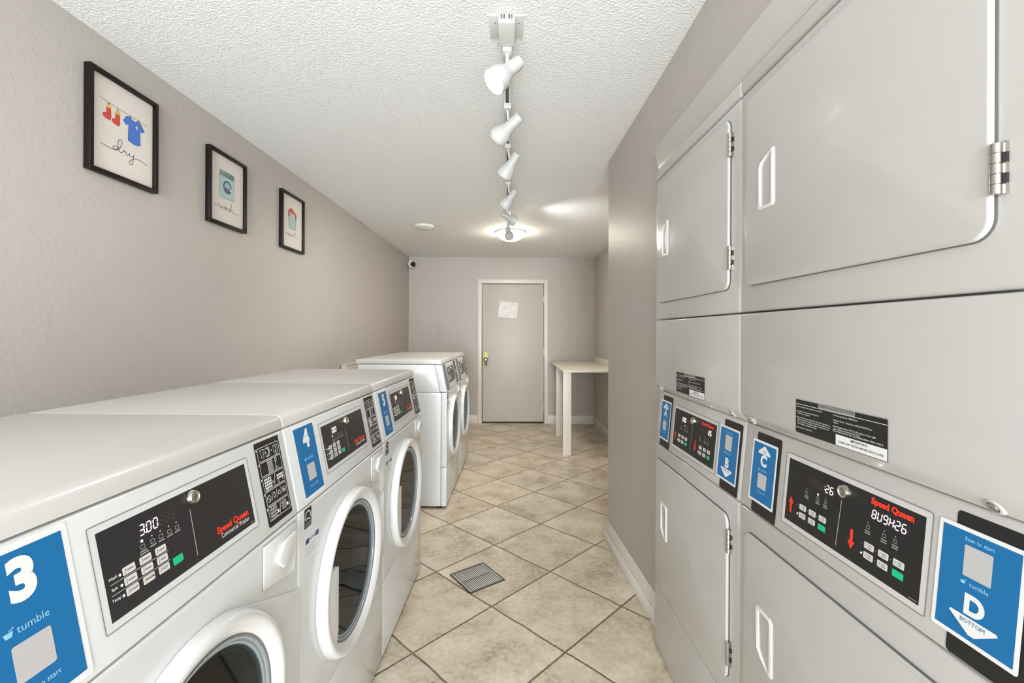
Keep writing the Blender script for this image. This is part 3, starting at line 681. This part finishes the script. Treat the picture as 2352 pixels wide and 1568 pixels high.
    if detailed:
        f = Flat(ffn); f.rect(0.029, 0.822, 0.066, 0.872, PLATE, 2); f.circ(0.047, 0.850, 0.014, INK, 3, 0.003, a0=-20, a1=200); f.line([(0.034, .842), (0.045, .846), (0.060, .840)], .003, INK, 3)
        for z in (0.833, 0.827): f.line([(0.032, z), (0.063, z)], 0.0018, GREYINK, 3)
        f.build('energy_label', t)['label'] = 'small black and white energy mark'
        f = Flat(ffn); f.rect(0.036, 0.738, 0.108, 0.792, INK, 2)
        navy = mat('label_navy', (52, 58, 120), .5)
        f.rect(0.036, 0.779, 0.054, 0.792, navy, 3); f.rect(0.090, 0.779, 0.108, 0.792, navy, 3); f.text('NOTICE', 0.072, 0.7855, 0.009, navy, 3, 0.03)
        for k in range(5): f.line([(0.038, 0.772 - .006 * k), (0.104 - .01 * (k % 3), 0.772 - .006 * k)], 0.0016, GREYINK, 3)
        f.build('notice_label', t)['label'] = 'white label with navy heading'
    f = Flat(wfn); washer_panel(f, lit); f.build('control_panel', con)
    f = Flat(wfn); washer_sticker(f, num); o_ = f.build('number_sticker', con); o_['label'] = 'blue and white sticker' if num else 'blue sticker with glare painted in as grey-teal'
    f = Flat(wfn); icon_strip(f); f.build('instruction_strip', con)
    mb = MB(); mb.lathe([(0.0125, 0), (0.0125, 0.003), (0.0105, 0.008), (0.0075, 0.009), (0.0065, 0.0075), (0.003, 0.0075), (0, 0.0085)], CHROME, Matrix.Translation((cx_w(1.032) + .001, 0.366, 1.034)) @ Matrix.Rotation(PI / 2 - 0.2, 4, 'Y'), 28)
    mb.build('key_lock', con)
    return t
make_washer('nearest white washing machine bearing blue number 3 sticker', '3', 0.415)
make_washer('white washing machine bearing blue number 4 sticker, between the other near washers', '4', 1.100)
make_washer('white washing machine bearing blue number 5 sticker, last of the near row', '5', 1.785)
make_washer('white washer standing past the gap, its whole side panel showing', '', 3.330)
make_washer('farthest white washer against the left wall, nearly hidden by the one before it', '', 4.015)

# ---------------------------------------------------------------- stacked dryers
def cx_d(z): return -(z - 0.866) * 0.02 / 0.218
def dfn(u, v, o): return (cx_d(v) + o + 0.0002, u, v)
def dryer_sticker(f, u0, letter, up):
    u1 = u0 + 0.1
    f.rect(u0 + (0.002 if up else 0.010), 0.869, u1 + (0.004 if up else 0.012), 1.072, PLATE, 1, 0.006)
    s0, s1 = (u0 - 0.014, u1 - 0.008) if up else (u0 - 0.014, u1 + 0.0)
    f.rect(s0, 0.895, s1, 1.052, INK, 3, 0.004); f.rect(s0 + .006, 0.901, s1 - .006, 1.046, BLUE, 4)
    c = (s0 + s1) / 2
    if up:
        f.poly([(c - .026, 1.022), (c - .024, 1.026), (c, 1.042), (c + .024, 1.026), (c + .026, 1.022), (c + .024, 1.020), (c - .024, 1.020)], INK, 5); f.text('TOP', c, 1.0265, 0.0085, BLUE, 6)
        f.text(letter, c, 1.003, 0.037, INK, 5, 0.05)
        bucket(f, c - .017, .980, .0036, BLUE2, 5); f.text('tumble', c + .003, .980, .009, BLUE2, 5)
        f.rect(c - .0185, .934, c + .0185, .971, TILE, 5, .002)
        f.text('Scan to start', c, .925, .0065, BLUE2, 5, .01)
    else:
        f.text('Scan to start', c, 1.036, .0075, BLUE2, 5, .01)
        f.rect(c - .0185, .985, c + .0185, 1.028, TILE, 5, .002)
        bucket(f, c - .017, .976, .0036, BLUE2, 5); f.text('tumble', c + .004, .976, .009, BLUE2, 5)
        f.text(letter, c, .947, 0.037, INK, 5, 0.05)
        f.poly([(c - .032, .928), (c - .030, .931), (c + .030, .931), (c + .032, .928), (c + .004, .908), (c - .004, .908)][::-1], INK, 5); f.text('BOTTOM', c, .9248, 0.0080, BLUE, 6)
def arrow(f, u, v0, v1, m):
    s = 1 if v1 > v0 else -1; h = abs(v1 - v0); a = v1 - s * h * .42
    f.poly([(u - .0035, v0), (u + .0035, v0), (u + .0035, a), (u + .0085, a), (u, v1), (u - .0085, a), (u - .0035, a)], m, 4)
def dryer_panel(f, left, right):
    f.ring(0.181, 0.893, 0.533, 1.051, 0.010, BEZEL, 3, 0.004); f.ring(0.1795, 0.8915, 0.5345, 1.0525, 0.0014, SEAM, 4, 0.005)
    f.rect(0.190, 0.902, 0.524, 1.041, PLATE, 2)
    f.line([(0.353, 1.004), (0.348, 0.914)], 0.0018, GREYINK, 4)
    arrow(f, 0.209, 0.924, 0.959, RED); arrow(f, 0.384, 0.961, 0.924, RED)
    f.text('Speed Queen', 0.462, 1.029, 0.015, RED, 4, 0.055, width=0.084)
    for x0, st, z in ((0.262, left, 1.004), (0.424, right, 1.000)):
        k = 0
        for ch in st:
            if ch == ':': f.seg(':', x0 + k * 0.0118 - 0.006, z, 0.0145, LED, 5, 0.0078); continue
            f.seg(ch if ch != '_' else '8', x0 + k * 0.0118, z, 0.0145, DIMINK if ch == '_' else LED, 5, 0.0076); k += 1
    for x0 in (0.262, 0.424):
        z = 0.992 if x0 < .3 else .988
        for u in (x0 - 0.006, x0 + 0.028, x0 + 0.050):
            f.circ(u, z, 0.0013, GREYINK, 5, n=8); f.ring(u - .0035, z - .011, u + .0035, z - .0045, .0008, GREYINK, 4, .001)
            f.line([(u - .006, z - .015), (u + .006, z - .015)], .0018, GREYINK, 4); f.line([(u - .006, z - .019), (u + .006, z - .019)], .0018, GREYINK, 4)
    f.circ(0.290, .992, .002, LED, 6, n=8)
    for x0 in (0.248, 0.424):
        for j, z in enumerate((0.9475, 0.930)):
            for i in range(3):
                u = x0 + i * 0.0298
                if j == 1 and i == 2: f.rect(u - .0105, z - .0058, u + .0105, z + .0058, GREEN, 4, .002); continue
                f.rect(u - .0105, z - .0058, u + .0105, z + .0058, BUTTON, 4, .002)
                f.line([(u - .002, z + .002), (u + .006, z + .002)], .0016, SEAM, 5); f.line([(u - .002, z - .002), (u + .006, z - .002)], .0016, SEAM, 5); f.line([(u - .006, z - .003), (u - .006, z + .003)], .001, SEAM, 5)
                f.circ(u - .0150, z, .0011, GREYINK, 5, n=6)
        f.circ(x0 - .0148, 0.930, .0018, LED, 6, n=8)
    f.line([(0.505, .907), (0.520, .907)], .001, GREYINK, 4)
def words(f, u0, u1, z, m, layer, h=0.0021):
    u = u0
    while u < u1:
        l = min(random.uniform(.004, .011), u1 - u); f.line([(u, z), (u + l, z)], h, m, layer); u += l + .0016
def instr_label(f):
    f.rect(0.233, 1.1095, 0.4715, 1.1845, GREYINK, 1, 0.003); f.rect(0.2345, 1.111, 0.470, 1.183, PLATE, 2, 0.002)
    f.line([(0.2345, 1.1735), (0.470, 1.1735)], .0009, INK, 3)
    f.rect(0.305, 1.1745, 0.400, 1.1822, GREYINK, 3, .001); f.text('OPERATING INSTRUCTIONS', 0.3525, 1.1785, .0072, PLATE, 4, .01)
    for z, a, b in ((1.168, .237, .316), (1.158, .237, .306), (1.1535, .240, .279), (1.1445, .237, .338), (1.140, .240, .338), (1.1355, .240, .335), (1.131, .240, .300), (1.123, .237, .288)): words(f, a, b, z, GREYINK, 3)
    for z, s in ((1.168, 'To Vary Drying Cycle - OPEN Door.'), (1.1585, 'To Restart Dryer - Close Door and Push START Pad or'), (1.154, '  Button.'), (1.1465, 'When Display Indicates "00" Time Remaining or Power Light'), (1.142, '  goes out Remove Clothes From Dryer.'), (1.1375, 'IF CLOTHES ARE NOT DRY AS DESIRED, REPEAT STEPS 3 AND 4.')):
        f.text(s, 0.345, z, .0041, INK, 3, .008, align='LEFT')
    f.rect(0.353, 1.112, 0.4692, 1.1325, INK, 3); f.text('IMPORTANT:', 0.410, 1.1275, .0068, PLATE, 4, .01); f.text('CLEAN LINT FILTER BEFORE EACH LOAD', 0.411, 1.1195, .0056, PLATE, 4, .01)

def rrect(u0, v0, u1, v1, r, n=6):
    return Flat.rr(None, u0, v0, u1, v1, r, n)
def make_dryer(label, loc_y, letters, left, right):
    a_ = 0.644 - 0.0098 * loc_y
    t = thing('stacked_dryer', label, 'dryer', (a_, loc_y, 0), PI + math.atan(0.0098), 'stacked double dryers on the right')
    mb = MB(); mb.box(-0.70, -0.036, 0.003, W - 0.001, 0.0, 2.0, DRY, 0.004); mb.build('cabinet', t)
    B = 0.0085
    mb = MB(); mb.box(-0.035, 0, 0.001, W, 0.0, 0.2625, DRY, B, 4); mb.build('kick_panel', t)
    mb = MB(); mb.box(-0.035, 0, 0.001, W, 0.2645, 0.8625, DRY, B, 4); mb.build('lower_front', t)
    mb = MB(); mb.box(-0.035, 0, 0.001, W, 1.384, 1.9735, DRY, B, 4); mb.build('upper_front', t)
    mb = MB(); mb.box(-0.69, 0, 0.001, W, 1.977, 2.021, DRY, 0.008, 4); mb.build('top_cap', t)
    mb = MB(); mb.prism([(0, 1.3805), (0, 1.112), (-0.0205, 1.086), (-0.035, 1.086), (-0.035, 1.3805)], 'y', 0.001, W, DRY, 0.0055, 4); mid = mb.build('middle_front', t)
    mb = MB(); mb.prism([(-0.0203, 1.0855), (0, 0.8655), (-0.035, 0.8655), (-0.035, 1.0855)], 'y', 0.001, W, DRY, 0.0055, 4); con = mb.build('console', t)
    for (z0, z1, up) in ((1.452, 1.942, True), (0.335, 0.808, False)):
        mb = MB()
        mb.prism(rrect(0.0345, z0 - 0.0015, 0.6355, z1 + 0.0015, 0.030), 'x', 0.0001, 0.001, SEAM)
        mb.prism(rrect(0.037, z0, 0.634, z1, 0.028), 'x', 0.0011, 0.0105, DRY, 0.0052, 4, ang=30)
        dr = mb.build('upper_door' if up else 'lower_door', t)
        # pull handle: bright raised bezel around a flush floor, recess shade painted grey
        if up: O_ = [(0.110, 1.632), (0.163, 1.632), (0.168, 1.640), (0.168, 1.768), (0.160, 1.770), (0.112, 1.752), (0.105, 1.742), (0.105, 1.638)]
        else: O_ = [(0.122, 0.528), (0.160, 0.508), (0.168, 0.512), (0.168, 0.640), (0.160, 0.648), (0.105, 0.650), (0.100, 0.644), (0.104, 0.545)]
        cu = sum(p[0] for p in O_) / 8; cv = sum(p[1] for p in O_) / 8
        I_ = [(cu + (p[0] - cu) * 0.66, cv + (p[1] - cv) * 0.87) for p in O_]
        mb = MB(); tt = bmesh.new(); n = 8
        rings = [(O_, 0.0093), (O_, 0.0130), ([(p[0] * .5 + q[0] * .5, p[1] * .5 + q[1] * .5) for p, q in zip(O_, I_)], 0.0150), (I_, 0.0130), (I_, 0.0098)]
        V = [[tt.verts.new((x, p[0], p[1])) for p in r] for r, x in rings]
        for A_, B_ in zip(V, V[1:]):
            for k in range(n): tt.faces.new((A_[k], A_[(k + 1) % n], B_[(k + 1) % n], B_[k]))
        bmesh.ops.recalc_face_normals(tt, faces=tt.faces); mb.merge(tt, WHITEP)
        mb.prism(I_, 'x', 0.0096, 0.0099, RECSHADE)
        mb.build('handle', dr)
        for zc in ((z1 - 0.080, z0 + 0.089) if up else (z1 - 0.071, z0 + 0.083)):
            mb = MB()
            prof = []; hh = 0.0335
            for k in range(5):
                a = -hh + k * 2 * hh / 5; b = a + 2 * hh / 5; prof += [(0.0052, a), (0.0062, a + .0006), (0.0062, b - .0006), (0.0052, b)]
            mb.lathe([(0, -hh)] + prof + [(0, hh)], STEEL, Matrix.Translation((0.0075, 0.6385, zc)), 16)
            for k in (1, 3):
                a = -hh + k * 2 * hh / 5; mb.box(0.0006, 0.004, 0.6435, 0.648, zc + a, zc + a + 2 * hh / 5, PLATE)
            for k in (0, 2, 4):
                a = -hh + k * 2 * hh / 5; mb.box(0.0006, 0.004, 0.6435, 0.648, zc + a, zc + a + 2 * hh / 5, STEEL)
            mb.build('hinge', dr)
    # screws in the folded lip
    for u in (0.039, 0.622):
        mb = MB(); M_ = Matrix.Translation((-0.0102, u, 1.096)) @ Matrix.Rotation(PI / 2 + 0.55, 4, 'Y')
        mb.lathe([(0.0135, -0.003), (0.0105, 0.0005), (0.008, 0.001), (0.007, -0.001)], DRY, M_, 24); mb.lathe([(0.0068, -0.001), (0.0064, 0.002), (0.004, 0.0033), (0.0018, 0.003), (0.0015, 0.0015), (0, 0.0015)], STEEL, M_, 16)
        mb.build('screw', mid)
    f = Flat(ffn); instr_label(f); f.build('instruction_label', mid)
    f = Flat(dfn); dryer_panel(f, left, right); f.build('control_panel', con)
    f = Flat(dfn); dryer_sticker(f, 0.054, letters[0], True); f.build('letter_sticker', con)['label'] = 'blue sticker with white letter ' + letters[0]
    f = Flat(dfn); dryer_sticker(f, 0.558, letters[1], False); f.build('letter_sticker', con)['label'] = 'blue sticker with white letter ' + letters[1]
    mb = MB(); mb.lathe([(0.0135, 0), (0.0135, 0.002), (0.0118, 0.009), (0.0085, 0.010), (0.0072, 0.008), (0.0055, 0.008), (0.005, 0.0095), (0.0025, 0.0095), (0, 0.0085)], CHROME, Matrix.Translation((cx_d(1.023), 0.360, 1.023)) @ Matrix.Rotation(PI / 2, 4, 'Y'), 32)
    mb.build('key_lock', con)
    return t
make_dryer('pale grey stacked dryer with letters A and B, beside the stub wall', 1.900, 'AB', '200___', '____:26')
make_dryer('pale grey stacked dryer with letters C and D, nearest the viewer', 1.2155, 'CD', '____:26', '8U9H:26')

# ---------------------------------------------------------------- ceiling lights
TX = -0.013
trk = thing('lighting_track', 'white ceiling track running from the feed box toward the dome light', 'light track', (TX, 1.53, H))
mb = MB(); mb.box(-0.063, 0.058, 0.012, 0.132, -0.004, 0, FIX, 0.0015); mb.lathe([(0.003, -0.0045), (0, -0.0045)], FIXD, Matrix.Translation((-0.043, 0.05, 0)), 8); mb.lathe([(0.003, -0.0045), (0, -0.0045)], FIXD, Matrix.Translation((0.043, 0.05, 0)), 8); mb.build('canopy_plate', trk)
mb = MB(); mb.box(-0.031, 0.028, 0.0, 0.128, -0.036, -0.0045, FIX, 0.003); mb.box(-0.022, 0.019, -0.0006, 0.02, -0.022, -0.006, FIXD); mb.box(-0.006, 0.004, -0.0012, 0.02, -0.022, -0.006, FIX); mb.box(-0.016, -0.013, -0.0012, 0.02, -0.022, -0.006, FIX); mb.box(0.011, 0.014, -0.0012, 0.02, -0.022, -0.006, FIX); mb.build('feed_box', trk)
mb = MB(); mb.box(-0.0175, -0.008, 0.12, 3.10, -0.020, -0.001, FIX, 0.001); mb.box(0.005, 0.0175, 0.12, 3.10, -0.020, -0.001, FIX, 0.001); mb.box(-0.0079, 0.0049, 0.12, 3.10, -0.012, -0.001, FIXD); mb.build('track', trk)
heads = [  # y, direction, lit, what the label says
    (1.684, (-0.113, -0.055, -0.122), True, 'nearest white track spotlight, glowing mouth turned left, beside the feed box', 1.0),
    (2.110, (-0.108, 0.050, -0.080), False, 'second nearest white track spotlight, its dark bulb edge poking out', 0.98),
    (2.560, (-0.075, 0.060, -0.100), True, 'third nearest white track spotlight, lit from the rim, pointing down left', 0.98),
    (3.190, (-0.070, 0.045, -0.085), True, 'fourth nearest white track spotlight, smaller in view, pointing down left', 0.95),
    (3.830, (0.115, 0.030, -0.055), True, 'white track spotlight swung right, bright mouth above the dome light', 0.95),
    (4.400, (0.015, 0.120, -0.050), False, 'farthest white track spotlight, seen from behind against the dome light', 0.95)]
for (y, dr, lit, lab, sc), (drop, xo) in zip(heads, ((0.090, 0), (0.106, 0.004), (0.112, 0.016), (0.116, 0.014), (0.088, 0), (0.088, 0))):
    watt = 20 if y < 2 else (34 if dr[0] > 0 else 30)
    t = thing('track_spotlight', lab, 'spotlight', (TX, y, H - 0.021), 0, 'spotlights on the ceiling track')
    mb = MB(); mb.box(-0.017, 0.017, -0.022, 0.03, -0.026, -0.0005, FIX, 0.003); mb.build('adapter', t)
    mb = MB(); mb.tube([(0, 0.004, -0.02), (xo * .7, 0.004, 0.026 - drop), (xo, 0.006, 0.012 - drop)], 0.0065, FIX, 12); mb.tube([(xo - 0.009, 0.004, 0.019 - drop), (xo + 0.011, 0.004, 0.019 - drop)], 0.0055, FIXD, 10); mb.build('stem', t)
    D = Vector(dr).normalized(); c0 = Vector((xo, 0.004, -drop)) - D * 0.012
    M_ = Matrix.Translation(c0) @ D.to_track_quat('Z', 'Y').to_matrix().to_4x4() @ Matrix.Scale(sc, 4)
    prof = [(0, -0.062), (0.020, -0.062), (0.025, -0.057), (0.0265, -0.03), (0.027, 0.0), (0.029, 0.015), (0.037, 0.033), (0.045, 0.050), (0.048, 0.066), (0.048, 0.090), (0.0465, 0.090), (0.046, 0.068), (0.040, 0.052), (0.02, 0.03), (0, 0.028)]
    mb = MB(); mb.lathe(prof, SHADE, M_, 40); mb.build('shade', t)
    mb = MB()
    if lit: mb.lathe([(0.016, 0.035), (0.036, 0.066), (0.042, 0.080), (0.036, 0.0875), (0.018, 0.091), (0, 0.092)], BULB, M_, 32)
    else: mb.lathe([(0.016, 0.035), (0.036, 0.066), (0.041, 0.088), (0.034, 0.102), (0.018, 0.109), (0, 0.111)], mat('bulb_off', (205, 205, 202), 0.15, coat=0.5), M_, 32)
    mb.build('bulb', t)
    if lit:
        p = c0 + D * 0.098
        lamp('bulb_light', 'SPOT', p, watt, (1.0, 0.99, 0.97), p + D, t, spot_size=math.radians(120), spot_blend=0.8, shadow_soft_size=0.035)
t = thing('dome_ceiling_light', 'round glowing glass dome light on ceiling at the far end', 'ceiling light', (0.010, 4.86, H))
mb = MB(); mb.lathe([(0.165, 0), (0.165, -0.012), (0.155, -0.018), (0.150, -0.018)], FIX, None, 48); mb.build('base', t)
mb = MB(); mb.lathe([(0.155, -0.016), (0.150, -0.032), (0.135, -0.055), (0.105, -0.078), (0.07, -0.092), (0.03, -0.099), (0, -0.1)], DOME, None, 48); mb.build('glass_dome', t)
